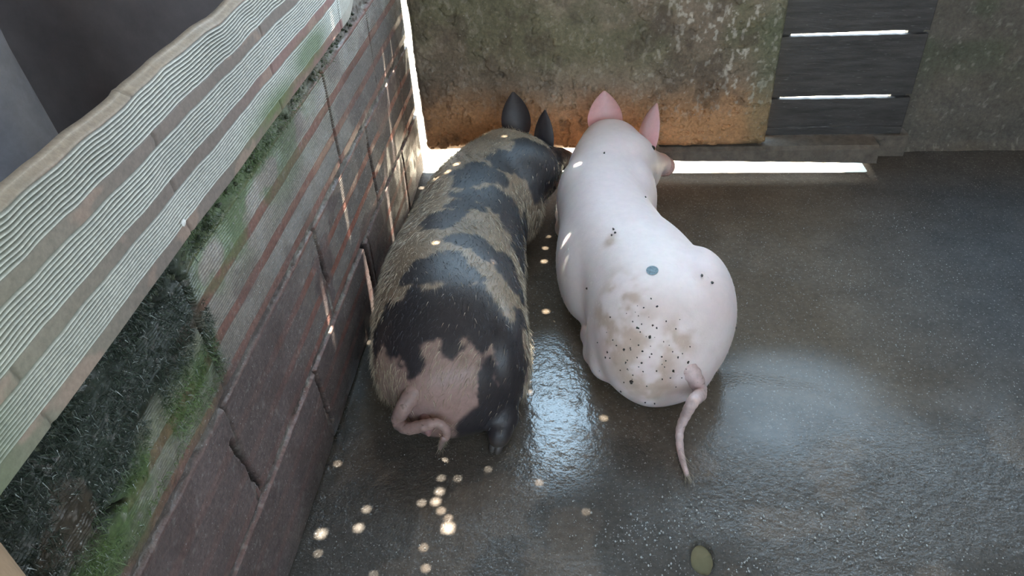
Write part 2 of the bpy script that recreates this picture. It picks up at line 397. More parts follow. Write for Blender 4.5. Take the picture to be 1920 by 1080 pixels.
    while k < 1500:  # wider scatter of pale grains, standing in for glints on the wet floor
        x = random.uniform(-.6, 2.2); y = random.uniform(1.0, 2.6)
        wgt = .25+.75*(y < 1.45) + .5*(x > .9)
        if random.random() > wgt or float(vn(x*5, y*5, 0, 12)) < .45 or (y > 1.36 and x < .58) or math.hypot(x-hc[0], y-hc[1]) < .055: continue
        k += 1; r = random.uniform(.0005, .0017)
        b.lump((x, y, r*.5+.0025), (r, r*1.4, r*.8), jit=.35, nu=5, nv=3)
    g = b.build('grit_and_glints', mat('pale_grit_glint', col=(.42, .42, .40), rough=.2, namt=.6, nscale=300, bump=0))
    tag(g, 'scattered pale wet grit around the pothole, with pale grains standing in for wet glints across the floor', 'grit', kind='stuff')

# ------------------------------------------------------------------ back wall
def back_slab():
    nx, nz = 420, 330
    U, V_ = np.meshgrid(np.linspace(0, 1, nx), np.linspace(0, 1, nz), indexing='ij')
    x0 = -.641+.006*(fbm(V_*9, 2, 0, 3)-.5)-.010*V_**1+.0; x1 = .795
    X = x0+(x1-x0)*U
    zb = .088-.0*X + .012*(fbm(X*4, 7, 0, 3)-.5)+.010*sm(.0, .3, X)
    Z = zb+(1.07-zb)*V_
    n1 = fbm(X*3, Z*3, 0, 101); n2 = fbm(X*12, Z*12, 0, 102); n3 = fbm(X*34, Z*34, 0, 103, 3)
    pit = sm(.66, .74, n3)*sm(.7, .2, Z); lump = sm(.66, .72, fbm(X*26, Z*26, 0, 104, 3))
    D = .014*(n2-.5)+.008*(n3-.5)-.016*pit+.009*lump
    rnd = .05*np.clip(1-(Z-zb)/.05, 0, 1)**2     # rounded bottom
    ed = .012*np.clip(1-np.abs(X-x1)/.012, 0, 1)**2 + .02*np.clip(1-np.abs(X-x0)/.02, 0, 1)**2
    Y = 2.945-D+rnd+ed
    C = np.zeros(X.shape+(3,))+np.array([.135, .105, .075])
    C = mixc(C, [.21, .17, .125], sm(.42, .62, n1)*.8)
    C = mixc(C, [.095, .090, .052], sm(.36, .56, Z+.2*(n1-.5))*sm(.35, .6, fbm(X*4, Z*4, 0, 105))*.85)
    C = mixc(C, [.32, .165, .072], sm(.42, .20, Z+.16*(n1-.5)+.05*(n2-.5))*.9)
    C = mixc(C, [.36, .33, .28], sm(.60, .72, fbm(X*70, Z*42, 0, 106, 5))*(.25+.75*sm(.2, .5, X))*.7*sm(.2,.35,Z))
    C = mixc(C, [.055, .040, .028], sm(.60, .7, fbm(X*9, Z*9, 0, 107))*.5)
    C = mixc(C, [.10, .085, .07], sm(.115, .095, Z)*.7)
    C = mixc(C, [.07, .085, .05], sm(.66, .76, X+.06*(n2-.5))*.5)
    C *= 1.65*(.75+.5*n2)[..., None]
    P = np.stack([X, Y, Z], -1)
    back = P[:, ::-1].copy(); back[..., 1] = 3.03
    # wrap: front, top, back as one sheet
    PP = np.concatenate([P, back, P[:, :1]], 1); n2_ = PP.shape[1]
    CC = np.concatenate([C, C[:, ::-1]*.8, C[:, :1]], 1)
    Fc = gridf(nx, n2_)
    caps = []
    for i, fl in ((0, 1), (nx-1, 0)):
        for j in range(nz-1):
            a = i*n2_+j; b_ = a+1; c_ = i*n2_+(2*nz-1-j-1); d_ = c_+1
            caps.append([a, b_, c_, d_] if fl else [d_, c_, b_, a])
    Fc = np.concatenate([Fc, np.array(caps)])
    m = mat('stained_concrete', attr='alb', nscale=70, namt=.35, bump=.7, bscale=110, bdist=.005, rough=.72, specks=(95, .68, (.40, .37, .33), .6))
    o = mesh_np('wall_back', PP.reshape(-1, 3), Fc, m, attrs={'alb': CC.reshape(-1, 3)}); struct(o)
    # sill beam carrying slab and planks, leaving the slot under it
    b = MB(); zl = .040
    n = 40; V = []
    for i in range(n+1):
        x = .02+(1.27-.02)*i/n; e = .004*(vn(np.array(i*.7), 3., 0, 9)-.5)
        zz = .044-.020*(x-.37)/.85+e
        for (yy, z2) in ((2.952, zz), (2.955, .085), (2.972, .098), (3.13, .098), (3.13, zz)): V.append((x, yy, float(z2)))
    Fs = [(i*5+k, (i+1)*5+k, (i+1)*5+(k+1) % 5, i*5+(k+1) % 5) for i in range(n) for k in range(5)]
    Fs += [tuple(range(4, -1, -1)), tuple(n*5+k for k in range(5))]
    b.add(V, Fs)
    b.box((1.20, 3.06, -.01), (1.42, 3.128, .097))  # extra block added to stop light leaking past the sill end
    s = b.build('trim_1', mat('sill_concrete', col=(.15, .125, .10), nscale=30, namt=.4, bump=.6, bscale=120, bdist=.004)); struct(s)
    # short block where the slab meets the ground behind the pigs
    return o

def right_wall():
    nx, nz = 260, 200
    U, V_ = np.meshgrid(np.linspace(0, 1, nx), np.linspace(0, 1, nz), indexing='ij')
    Z = 1.07*V_; X0 = 1.372+.015*(fbm(V_*6, 1, 0, 8)-.5)+.09*sm(.35, .0, V_)*0; X = X0+(2.75-X0)*U
    n1 = fbm(X*3, Z*3, 0, 201); n2 = fbm(X*14, Z*14, 0, 202)
    Y = 3.135-.02*X*0-.012*(n2-.5)-.035*np.clip(1-Z/.05, 0, 1)**2+.0
    C = np.zeros(X.shape+(3,))+np.array([.125, .110, .090]); C = mixc(C, [.17, .145, .11], sm(.4, .65, n1)*.7)
    C = mixc(C, [.07, .085, .05], sm(.2, .45, Z)*sm(.4, .6, fbm(X*5, Z*5, 0, 204))*.6)
    C = mixc(C, [.07, .07, .07], sm(1.7, 2.3, X)*.5)
    C = mixc(C, [.30, .28, .24], sm(.68, .76, fbm(X*55, Z*45, 0, 203, 4))*.5)
    C *= (.75+.5*n2)[..., None]
    P = np.stack([X, Y, Z], -1); back = P[:, ::-1].copy(); back[..., 1] = 3.25
    PP = np.concatenate([P, back], 1); n2_ = PP.shape[1]; Fc = gridf(nx, n2_)
    caps = [[j, j+1, 2*nz-2-j, 2*nz-1-j] for j in range(nz-1)]
    Fc = np.concatenate([Fc, np.array(caps)])
    m = mat('dim_concrete', attr='alb', nscale=60, namt=.35, bump=.6, bscale=110, bdist=.004, rough=.7, specks=(95, .69, (.34, .33, .30), .5))
    o = mesh_np('wall_back_right', PP.reshape(-1, 3), Fc, m, attrs={'alb': np.concatenate([C, C[:, ::-1]], 1).reshape(-1, 3)}); struct(o)
    return o

def plank_gate():
    e = empty('plank_gate', (1.09, 3.07, .10)); tag(e, 'dark plank gate with bright gaps between boards, right of the stained slab', 'gate')
    pm = mat('dark_wet_wood', col=(.062, .058, .056), nscale=18, namt=.55, bump=.6, bscale=90, bdist=.003, rough=.5, stretch=(.35, 1, 3), specks=(70, .68, (.28, .30, .28), .5))
    zs = [(.100, .1345), (.136, .262), (.272, .526), (.537, .80), (.812, 1.06)]
    for k, (a, b2) in enumerate(zs):
        n = 40; V = []; ya = 3.07
        for i in range(n+1):
            x = .80+(1.385-.80)*i/n; j = [.0025*(vn(np.array(i*.6), 1.+k, 0, 3+q)-.5) for q in range(2)]
            taper = -.006*(i/n) if k in (2, 3) else 0
            for (yy, zz) in ((ya, a+j[0]), (ya, b2+j[1]), (ya+.022, b2+j[1]), (ya+.022, a+j[0])): V.append((x, yy, float(zz)+(taper if zz < (a+b2)/2 else 0)*-1))
        Fs = [(i*4+q, (i+1)*4+q, (i+1)*4+(q+1) % 4, i*4+(q+1) % 4) for i in range(n) for q in range(4)]+[(3, 2, 1, 0), tuple(n*4+q for q in range(4))]
        b = MB(); b.add(V, Fs); o = b.build('plank', pm, bevel=.002); put(o, e)
    for x in (.835, 1.345):
        b = MB(); b.box((x-.03, 3.094, .10), (x+.03, 3.125, 1.05)); put(b.build('batten', pm, bevel=.003), e)

# ------------------------------------------------------------------ roof with pinholes
def roof():
    zr = 2.40
    x0, x1, y0, y1 = -3.3, 2.95, -1.7, 3.50
    spots = []
    for (px, py, s) in [(840, 990, .022), (823, 922, .012), (816, 941, .013), (790, 943, .008), (826, 958, .009), (603, 1000, .016), (671, 990, .014), (686, 955, .010), (634, 868, .007),
                        (830, 866, .011), (916, 880, .0055), (793, 1027, .007), (597, 1037, .0065), (797, 1066, .008), (1011, 905, .0065), (826, 897, .0075), (840, 972, .008), (702, 1076, .006),
                        (1020, 490, .011), (1024, 583, .012), (990, 737, .010), (988, 718, .007), (775, 424, .014), (792, 352, .014), (800, 395, .006), (822, 338, .013), (845, 331, .013), (806, 345, .010),
                        (1028, 443, .007), (1022, 465, .009), (694, 641, .009), (1098, 960, .0055), (788, 440, .006), (1045, 600, .004)]:
        spots.append((onz(px, py, 0.), s))
    for (px, py, z, s) in [(818, 462, .385, .011), (925, 503, .34, .009), (870, 712, .33, .006), (1172, 580, .37, .009), (1080, 335, .26, .013), (1062, 450, .25, .010), (855, 345, .30, .014), (838, 372, .27, .013), (815, 400, .22, .010),
                           (910, 255, .33, .013), (945, 262, .36, .010)]:
        spots.append((onz(px, py, z), s))
    for (px, py, s) in [(642, 345, .012), (698, 560, .020), (732, 392, .016), (723, 130, .010), (614, 570, .010), (735, 250, .011), (760, 330, .012), (770, 180, .008), (735, 90, .006), (748, 300, .009)]:
        spots.append((onx(px, py, -.665), s))
    sd = np.array(SD); rects = []
    for p, s in spots:
        if abs(p[0]+.665) < .001 and p[2] > .02: s *= 1.9
        q = p+sd*(zr-p[2])/sd[2]; rects.append((q[0]-s/2, q[0]+s/2, q[1]-s/2, q[1]+s/2))
    xs = sorted(set([x0, x1]+[r[0] for r in rects]+[r[1] for r in rects]+[x0+(x1-x0)*i/110 for i in range(111)]))
    ys = sorted(set([y0, y1, 3.22]+[r[2] for r in rects]+[r[3] for r in rects]))
    xs = np.array(xs); ys = np.array(ys); X, Y = np.meshgrid(xs, ys, indexing='ij'); Z = zr+.012*np.sin(X*2*np.pi/.2)
    Fc = gridf(len(xs), len(ys)).reshape(len(xs)-1, len(ys)-1, 4); keep = np.ones(Fc.shape[:2], bool)
    cx = (xs[:-1]+xs[1:])/2; cy = (ys[:-1]+ys[1:])/2
    for r in rects:
        keep[np.ix_((cx > r[0]) & (cx < r[1]), (cy > r[2]) & (cy < r[3]))] = False
    keep[np.ix_(cx < 1.52, cy > 3.21)] = False
    m = mat('rusty_sheet', col=(.14, .115, .10), nscale=3, namt=.5, bump=0, rough=.6)
    o = mesh_np('ceiling', np.stack([X, Y, Z], -1).reshape(-1, 3), Fc[keep], m); struct(o)

# ------------------------------------------------------------------ surroundings
def surroundings():
    dk = mat('neighbour_floor', col=(.20, .18, .185), nscale=4, namt=.25, bump=.2, bscale=60, rough=.6)
    b = MB(); b.box((-3.2, -1.6, -.06), (-.70, 3.2, -.012)); struct(b.build('floor_next_pen', dk))
    b = MB(); b.box((-3.2, -1.6, -.012), (-3.1, 3.2, 2.37)); struct(b.build('wall_added_far_left', dk))  # unseen wall added to keep the next pen dark
    b = MB(); b.box((-3.1, 3.10, -.012), (-.82, 3.2, 2.37)); struct(b.build('wall_back_left', dk))
    b = MB(); b.box((2.72, -1.5, -.01), (2.82, 3.26, 2.37)); struct(b.build('wall_added_right', mat('shade_concrete', col=(.09, .09, .09), nscale=5, namt=.3, bump=.4, bscale=60)))  # unseen wall added up to the roof to cut side light
    b = MB(); b.box((-3.1, -1.6, -.01), (2.82, -1.5, 1.25)); struct(b.build('wall_added_front', mat('shade_concrete_front', col=(.12, .11, .10), nscale=5, namt=.3, bump=.4, bscale=60)))  # unseen wall added behind the camera, its height set to limit skylight
    b = MB(); b.box((-12, 2.95, -.20), (12, 16, -.12)); b.box((-12, -12, -.20), (12, -1.7, -.12))
    struct(b.build('ground', mat('sunlit_ground', col=(.42, .38, .30), nscale=5, namt=.3, bump=.3, bscale=40)))
    # post in the neighbouring pen
    e = onz(95, 290, .35)
    V = []; n = 28
    pm = mat('grey_blue_plaster', col=(.17, .175, .20), nscale=9, namt=.25, bump=.5, bscale=60, bdist=.004, rough=.6)
    b = MB(); A = onx(2, 150, -1.75); 
    b.tube([(-2.03, 2.2, -.012), (-2.02, 2.2, .3), (-2.04, 2.2, .8), (-2.08, 2.2, 2.38)], [.28, .265, .235, .225], 32)
    p = b.build('post', pm, smooth=True); tag(p, 'stout grey-blue plastered post standing in the dark pen at far left', 'post')
    # wooden upright in the lower left corner, at the near end of the wall
    b = MB(); E0 = np.array([-.600, .437, .937]); 
    wp = mat('weathered_wood', col=(.36, .25, .16), nscale=10, namt=.5, bump=.6, bscale=60, bdist=.004, rough=.7, stretch=(1, 1, .25))
    b.box((-.72, .30, 0.), (-.600, .436, .935), jit=.0)
    q = b.build('wooden_post', wp, bevel=.006); tag(q, 'weathered brown wooden post at the bottom left corner against the brick wall', 'post')

lw = left_wall(); coping(lw); floor(); back_slab(); right_wall(); plank_gate(); roof(); surroundings()

# ================================================================== pigs
def surface_nets(f, org, h):
    """isosurface f=0 as quads, dual vertices averaged over the edge crossings"""
    s = f < 0; nx, ny, nz = f.shape
    acc = np.zeros((nx-1, ny-1, nz-1, 3)); cnt = np.zeros((nx-1, ny-1, nz-1))
    def sl(o, ax): return tuple(slice(o[k], o[k]+(f.shape[k]-1)) for k in range(3))
    idx = np.stack(np.meshgrid(np.arange(nx-1), np.arange(ny-1), np.arange(nz-1), indexing='ij'), -1).astype(float)
    for ax in range(3):
        oth = [k for k in range(3) if k != ax]
        for a in (0, 1):
            for b in (0, 1):
                o = [0, 0, 0]; o[oth[0]] = a; o[oth[1]] = b; o2 = list(o); o2[ax] = 1
                f0 = f[sl(o, ax)]; f1 = f[sl(o2, ax)]; c = (f0 < 0) != (f1 < 0)
                t = np.where(c, f0/(f0-f1+1e-12), 0)
                p = idx+np.array(o); p[..., ax] += t
                acc += p*c[..., None]; cnt += c
    act = cnt > 0; vid = -np.ones(act.shape, int); vid[act] = np.arange(act.sum())
    V = acc[act]/cnt[act][:, None]*h+org
    Q = []
    for ax in range(3):
        o1, o2 = [k for k in range(3) if k != ax]
        sl0 = [slice(1, -1)]*3; sl0[ax] = slice(0, -1); sl1 = list(sl0); sl1[ax] = slice(1, None)
        a = s[tuple(sl0)]; b = s[tuple(sl1)]; e = np.argwhere(a != b)
        fl = a[tuple(e.T)]
        base = e.copy(); base[:, o1] += 1; base[:, o2] += 1
        def v(d1, d2):
            q = base.copy(); q[:, o1] -= d1; q[:, o2] -= d2; return vid[tuple(q.T)]
        q = np.stack([v(1, 1), v(0, 1), v(0, 0), v(1, 0)], 1)
        flip = fl if ax != 1 else ~fl
        q[~flip] = q[~flip][:, ::-1]
        Q.append(q)
    Q = np.concatenate(Q); Q = Q[(Q >= 0).all(1)]
    return V, Q
def relax(V, Q, it=4, lam=.5, zmin=None):
    E = np.concatenate([Q[:, [0, 1]], Q[:, [1, 2]], Q[:, [2, 3]], Q[:, [3, 0]]]); E = np.unique(np.sort(E, 1), axis=0)
    n = len(V); deg = np.bincount(E.ravel(), minlength=n)
    for k in range(it):
        for l in (lam, -lam*.98):
            s = np.zeros_like(V)
            for c in range(3):
                s[:, c] = np.bincount(E[:, 0], V[E[:, 1], c], n)+np.bincount(E[:, 1], V[E[:, 0], c], n)
            V = V+l*(s/np.maximum(deg, 1)[:, None]-V)
    return V
def smin(a, b, k):
    h = np.clip(.5+.5*(b-a)/k, 0, 1); return b*(1-h)+a*h-k*h*(1-h)
def ell(P, c, r, yaw=0, pitch=0):
    c = np.array(c); q = P-c; cy, sy = math.cos(yaw), math.sin(yaw)
    x = q[..., 0]*cy+q[..., 1]*sy; y = -q[..., 0]*sy+q[..., 1]*cy; z = q[..., 2]
    if pitch:
        cp, sp = math.cos(pitch), math.sin(pitch); x, z = x*cp+z*sp, -x*sp+z*cp
    r = np.array(r); k0 = np.sqrt((x/r[0])**2+(y/r[1])**2+(z/r[2])**2); k1 = np.sqrt((x/r[0]**2)**2+(y/r[1]**2)**2+(z/r[2]**2)**2)
    return k0*(k0-1)/(k1+1e-9)
def cap(P, a, b, ra, rb):
    a = np.array(a); b = np.array(b); d = b-a; t = np.clip(((P-a)@d)/d.dot(d), 0, 1)
    return np.linalg.norm(P-a-t[..., None]*d, axis=-1)-(ra+(rb-ra)*t)
def spine_field(P, st):
    st = np.array(st); n = len(st); t = np.linspace(0, n-1, 110)
    from_i = np.clip(t.astype(int), 0, n-2); fr = t-from_i
    p0 = st[np.clip(from_i-1, 0, n-1)]; p1 = st[from_i]; p2 = st[from_i+1]; p3 = st[np.clip(from_i+2, 0, n-1)]; fr = fr[:, None]
    C = .5*((2*p1)+(-p0+p2)*fr+(2*p0-5*p1+4*p2-p3)*fr**2+(-p0+3*p1-3*p2+p3)*fr**3)
    f = np.full(P.shape[:-1], 9.)
    for i in range(len(C)):
        a = C[max(i-1, 0)]; b = C[min(i+1, len(C)-1)]; yaw = math.atan2(b[1]-a[1], b[0]-a[0])
        x, y, hw, ht = C[i]; lo = -.10 if ht < .99 else 0
        zc = ht*.46; rz = ht-zc
        q = P-np.array([x, y, zc]); cy, sy = math.cos(yaw), math.sin(yaw)
        u = (q[..., 0]*cy+q[..., 1]*sy)/(hw*.55); v = (-q[..., 0]*sy+q[..., 1]*cy)/hw; w_ = q[..., 2]; w_ = np.where(w_ > 0, w_/rz, w_/(zc*1.12))
        e = (np.abs(u)**2+np.abs(v)**2.25+np.abs(w_)**2.25)**(1/2.15)
        f = np.minimum(f, (e-1)*min(hw, rz)*.95)
    return f
def grid(lo, hi, h):
    ax = [np.arange(lo[k], hi[k], h) for k in range(3)]
    return np.stack(np.meshgrid(*ax, indexing='ij'), -1), np.array(lo, float)

def ear_mesh(base, tip, wvec, cup, wmax, name, m, parent, thick=.005, fold=0., attrs=None, tipw=.55):
    base, tip = np.array(base), np.array(tip); wv = np.array(wvec, float); ax = tip-base; L = np.linalg.norm(ax); ax /= L
    wv -= ax*wv.dot(ax); wv /= np.linalg.norm(wv); nr = np.cross(ax, wv)
    nu, nv = 22, 15; V = []
    for side in (1, -1):
        for i in range(nu):
            t = i/(nu-1)
            wd = wmax*(.50+.50*math.sin(min(t/.42, 1)*math.pi/2))*(1 if t < .42 else max(0, (1-((t-.42)/.58)**1.9))**.85)
            wd = max(wd, .004)
            for j in range(nv):
                s = -1+2*j/(nv-1)
                d = cup*(1-s*s)*(1-.5*t)*min(1, wd/wmax*1.2)
                thk = thick*(1-.75*abs(s)**3)*(1.6-t)
                p = base+ax*L*t + wv*wd*s*(1 if fold == 0 else 1) + nr*(-d + side*thk*.5) + nr*fold*t*t*L
                V.append(p)
    A = gridf(nu, nv); B = gridf(nu, nv, nu*nv)[:, ::-1]
    rim = []
    k = nu*nv
    for i in range(nu-1):
        rim += [[i*nv, i*nv+k, (i+1)*nv+k, (i+1)*nv], [(i+1)*nv+nv-1, (i+1)*nv+nv-1+k, i*nv+nv-1+k, i*nv+nv-1]]
    for j in range(nv-1):
        a = (nu-1)*nv+j; rim.append([a, a+k, a+1+k, a+1]); rim.append([j+1, j+1+k, j+k, j])
    V = np.array(V); at = attrs
    o = mesh_np(name, V, np.concatenate([A, B, np.array(rim)]), m, attrs=at); put(o, parent)
    md = o.modifiers.new('s', 'SUBSURF'); md.levels = 1; md.render_levels = 1
    return V

def ribbons(roots, dirs, length, width, curl, cols, name, m, parent, segs=3):
    n = len(roots); V = np.zeros((n, segs+1, 2, 3)); p = roots.copy(); d = dirs.copy()
    side = np.cross(d, RNG.normal(size=(n, 3))); side /= np.linalg.norm(side, axis=1)[:, None]
    for s in range(segs+1):
        w_ = (width*(1-s/segs*.85))[:, None]
        V[:, s, 0] = p-side*w_*.5; V[:, s, 1] = p+side*w_*.5
        d = d+curl; d /= np.linalg.norm(d, axis=1)[:, None]; p = p+d*(length/segs)[:, None]
    b = np.arange(n)[:, None]*(segs+1)*2
    Q = np.concatenate([np.stack([b[:, 0]+2*s, b[:, 0]+2*s+1, b[:, 0]+2*s+3, b[:, 0]+2*s+2], 1) for s in range(segs)])
    C = np.repeat(cols, (segs+1)*2, axis=0)
    o = mesh_np(name, V.reshape(-1, 3), Q, m, attrs={'alb': C}); put(o, parent); o['kind'] = 'stuff'; return o

def sample_surface(V, Q, n):
    T = np.concatenate([Q[:, :3], Q[:, [0, 2, 3]]]); a, b, c = V[T[:, 0]], V[T[:, 1]], V[T[:, 2]]
    nr = np.cross(b-a, c-a); ar = np.linalg.norm(nr, axis=1); nr /= ar[:, None]+1e-12
    k = RNG.choice(len(T), n, p=ar/ar.sum()); r1 = np.sqrt(RNG.random(n))[:, None]; r2 = RNG.random(n)[:, None]
    return (1-r1)*a[k]+r1*(1-r2)*b[k]+r1*r2*c[k], nr[k], k

hair_m = mat('bristle', attr='alb', nscale=50, namt=.2, bump=0, rough=.45)
hoof_m = mat('hoof_horn', col=(.07, .06, .055), rough=.5, nscale=60, bump=.2)
eye_m = mat('dark_eye', col=(.012, .01, .01), rough=.08, namt=.05, bump=0)

def build_pig(kind):
    sp = kind == 'spotted'
    if sp:
        st = [(-.316, 1.455, .160, .29), (-.334, 1.525, .190, .345), (-.352, 1.61, .212, .39), (-.364, 1.73, .220, .40), (-.374, 1.84, .217, .395), (-.372, 1.97, .214, .385), (-.368, 2.10, .202, .375),
              (-.358, 2.23, .195, .38), (-.338, 2.36, .188, .38), (-.298, 2.49, .168, .375), (-.248, 2.60, .142, .365)]
        head_c = onz(975, 278, .36); snout = onz(1050, 298, .17)
        lo, hi = (-.68, 1.15, -.03), (.10, 3.05, .52)
    else:
        st = [(.268, 1.585, .146, .28), (.254, 1.63, .185, .335), (.243, 1.71, .198, .36), (.225, 1.83, .196, .365), (.193, 1.94, .194, .36), (.155, 2.03, .184, .355), (.134, 2.11, .178, .35), (.116, 2.22, .166, .345),
              (.113, 2.34, .162, .34), (.113, 2.47, .155, .34), (.125, 2.60, .152, .34), (.145, 2.72, .135, .345)]
        head_c = onz(1165, 268, .33); snout = onz(1238, 308, .11)
        lo, hi = (-.12, 1.15, -.03), (.62, 3.15, .50)
    h = .0085; P, org = grid(lo, hi, h)
    f = spine_field(P, st)
    hd = snout-head_c; hd3 = hd/np.linalg.norm(hd); yawh = math.atan2(hd[1], hd[0])
    # head: skull, cheeks, muzzle with a snout disc
    sk = ell(P, head_c+hd3*.045+[0, 0, -.075], (.115, .095, .095), yawh)
    mid = head_c+hd*.55+np.array([0, 0, -.03]); 
    mz = cap(P, head_c+hd*.35+[0, 0, -.05], snout-hd3*.01, .078, .042)
    jw = ell(P, head_c+hd*.45+np.array([0, 0, -.11]), (.10, .075, .07), yawh)
    dsk = cap(P, snout-hd3*.012, snout+hd3*.004, .042, .044)
    f = smin(f, sk, .07); f = smin(f, smin(smin(mz, jw, .04), dsk, .012), .05)
    legs = []
    if sp:
        f = smin(f, ell(P, (-.205, 1.60, .16), (.083, .17, .17), .12), .012)        # right haunch
        f = smin(f, ell(P, (-.475, 1.60, .15), (.09, .16, .17), -.1), .015)        # left haunch
        f = smin(f, ell(P, (-.20, 2.40, .17), (.085, .13, .13), .2), .04)         # shoulder
        f = smin(f, ell(P, (-.44, 2.38, .17), (.08, .13, .13), -.2), .04)
        f = smin(f, ell(P, (-.16, 2.50, .24), (.095, .09, .10), .3), .03)         # jowl
        legs = [[(-.22, 1.52, .10), (-.195, 1.44, .055), (-.200, 1.395, .036), (-.204, 1.385, .026)], [(-.50, 1.58, .08), (-.53, 1.62, .05), (-.53, 1.70, .03), (-.53, 1.75, .022)],
                [(-.22, 2.36, .09), (-.20, 2.40, .045), (-.19, 2.48, .03), (-.18, 2.52, .022)], [(-.50, 2.38, .09), (-.545, 2.44, .045), (-.55, 2.56, .03), (-.55, 2.62, .022)]]
    else:
        f = smin(f, ell(P, (.352, 1.77, .17), (.123, .200, .190), -.05), .012)    # right haunch, a rounded bulge
        f = smin(f, ell(P, (.142, 1.725, .130), (.100, .140, .150), -.30), .010)       # left thigh
        f = smin(f, ell(P, (.020, 2.02, .13), (.075, .20, .13), 0.10), .04)       # belly bulge
        f = smin(f, ell(P, (.23, 2.42, .17), (.07, .12, .13), 0), .04)
        f = smin(f, ell(P, (.01, 2.42, .17), (.07, .12, .13), 0), .04)
        legs = [[(.38, 1.72, .10), (.400, 1.78, .05), (.39, 1.88, .03), (.38, 1.94, .022)], [(.10, 1.64, .08), (.07, 1.72, .045), (.05, 1.82, .03), (.05, 1.88, .022)],
                [(.25, 2.38, .10), (.265, 2.42, .05), (.25, 2.54, .03), (.25, 2.60, .022)], [(.01, 2.36, .10), (-.03, 2.42, .045), (-.045, 2.54, .03), (-.05, 2.60, .022)]]
    for L in legs:
        rr = [.055, .038, .026, .024] if not sp else [.06, .042, .028, .025]
        for i in range(3): f = smin(f, cap(P, L[i], L[i+1], rr[i], rr[i+1]), .02)
    # spine groove, tail dimple
    f = np.maximum(f, .004-P[..., 2])                      # flat where it lies on the floor
    V, Q = surface_nets(f, org, h); V = relax(V, Q, 14)
    V[:, 2] = np.maximum(V[:, 2], .003)
    # orient outward
    a, b, c = V[Q[:, 0]], V[Q[:, 1]], V[Q[:, 2]]
    vol = np.einsum('ij,ij->i', a, np.cross(b, c)).sum()
    nr = np.cross(b-a, c-a); cen = V.mean(0)
    if np.einsum('ij,ij->i', nr, a-cen).sum() < 0: Q = Q[:, ::-1]
    n_ = fbm(V[:, 0]*4, V[:, 1]*4, V[:, 2]*4, 5)
    bvh = BVHTree.FromPolygons([tuple(p) for p in V], [tuple(int(i) for i in q) for q in Q])
    def hit(px, py):
        d = Vector(ray(px, py)).normalized(); r = bvh.ray_cast(Vector((0, 0, H)), d); return (np.array(r[0]), np.array(r[1])) if r[0] else (None, None)
    root = empty('pig', (st[5][0], st[5][1], 0.))
    if sp:
        BL = [(905, 322, 52, 20), (868, 335, 22, 14), (955, 300, 34, 18), (985, 285, 26, 18), (900, 365, 48, 16), (945, 385, 42, 22), (870, 385, 40, 14), (1000, 330, 14, 22), (840, 405, 32, 13), (818, 420, 28, 12), (880, 450, 34, 17), (905, 470, 24, 12),
              (965, 430, 28, 24), (985, 455, 16, 26), (820, 495, 48, 18), (865, 512, 40, 14), (785, 520, 26, 12), (948, 495, 24, 22), (965, 525, 24, 20), (975, 480, 14, 18), (860, 570, 62, 26), (790, 580, 44, 26), (905, 590, 38, 26), (760, 610, 44, 26), (730, 600, 22, 22),
              (830, 605, 60, 24), (775, 655, 22, 26), (900, 640, 18, 14), (955, 640, 26, 36), (960, 700, 24, 40), (955, 760, 24, 34), (938, 795, 24, 26), (920, 740, 14, 30), (975, 600, 10, 20), (715, 620, 14, 16),
              (1020, 320, 24, 26), (1040, 350, 22, 26), (1045, 380, 18, 18), (1035, 300, 18, 18), (1005, 300, 16, 22)]
        def patch(Q3):
            m_ = np.full(len(Q3), -1.)
            wx = .060*(fbm(Q3[:, 0]*16, Q3[:, 1]*16, Q3[:, 2]*16, 71)-.5); wy = .11*(fbm(Q3[:, 0]*16, Q3[:, 1]*16, Q3[:, 2]*16, 77)-.5)
            for c_, rx, ry in blobs:
                d = np.sqrt(((Q3[:, 0]+wx-c_[0])/rx)**2+((Q3[:, 1]+wy-c_[1])/ry)**2+((Q3[:, 2]-c_[2])/.12)**2)
                m_ = np.maximum(m_, 1-d)
            return m_
        blobs = []
        for (px, py, rx, ry) in BL:
            p, _ = hit(px, py)
            if p is None: continue
            s = np.linalg.norm(p-[0, 0, H])/F; blobs.append((p, rx*s*1.18, ry*s*1.22/.62))
        hb = [(head_c+hd*.62, .14), (head_c+hd*.30+np.array([0, -.03, -.10]), .10), (snout, .10), (np.array([-.20, 1.40, .05]), .13)]
        def colour(Q3):
            pm = sm(-.08, .12, patch(Q3)+.55*(fbm(Q3[:, 0]*55, Q3[:, 1]*22, Q3[:, 2]*55, 83)-.5))
            for c_, r_ in hb: pm = np.maximum(pm, sm(r_, r_*.85, np.linalg.norm(Q3-c_, axis=1)+.02*(fbm(Q3[:, 0]*20, Q3[:, 1]*20, Q3[:, 2]*20, 84)-.5)))
            C = np.zeros((len(Q3), 3))+np.array([.26, .19, .13])
            C = mixc(C, [.15, .115, .085], sm(.45, .65, fbm(Q3[:, 0]*6, Q3[:, 1]*6, Q3[:, 2]*6, 73))*.7)
            C = mixc(C, [.36, .235, .22], sm(1.62, 1.36, Q3[:, 1])*.85)
            C = mixc(C, [.34, .27, .20], sm(2.3, 2.5, Q3[:, 1])*sm(-.3, -.2, Q3[:, 0])*.6)
            C = mixc(C, [.022, .022, .027], pm*.96)
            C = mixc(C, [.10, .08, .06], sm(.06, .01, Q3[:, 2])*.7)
            return C, pm
        C, pm = colour(V)
        tag(root, 'black and tan spotted pig lying beside the brick wall, tail curled', 'pig')
        sk_m = mat('spotted_hide', attr='alb', nscale=60, namt=.18, bump=.35, bscale=320, bdist=.0016, rough=.42, sss=.04)
    else:
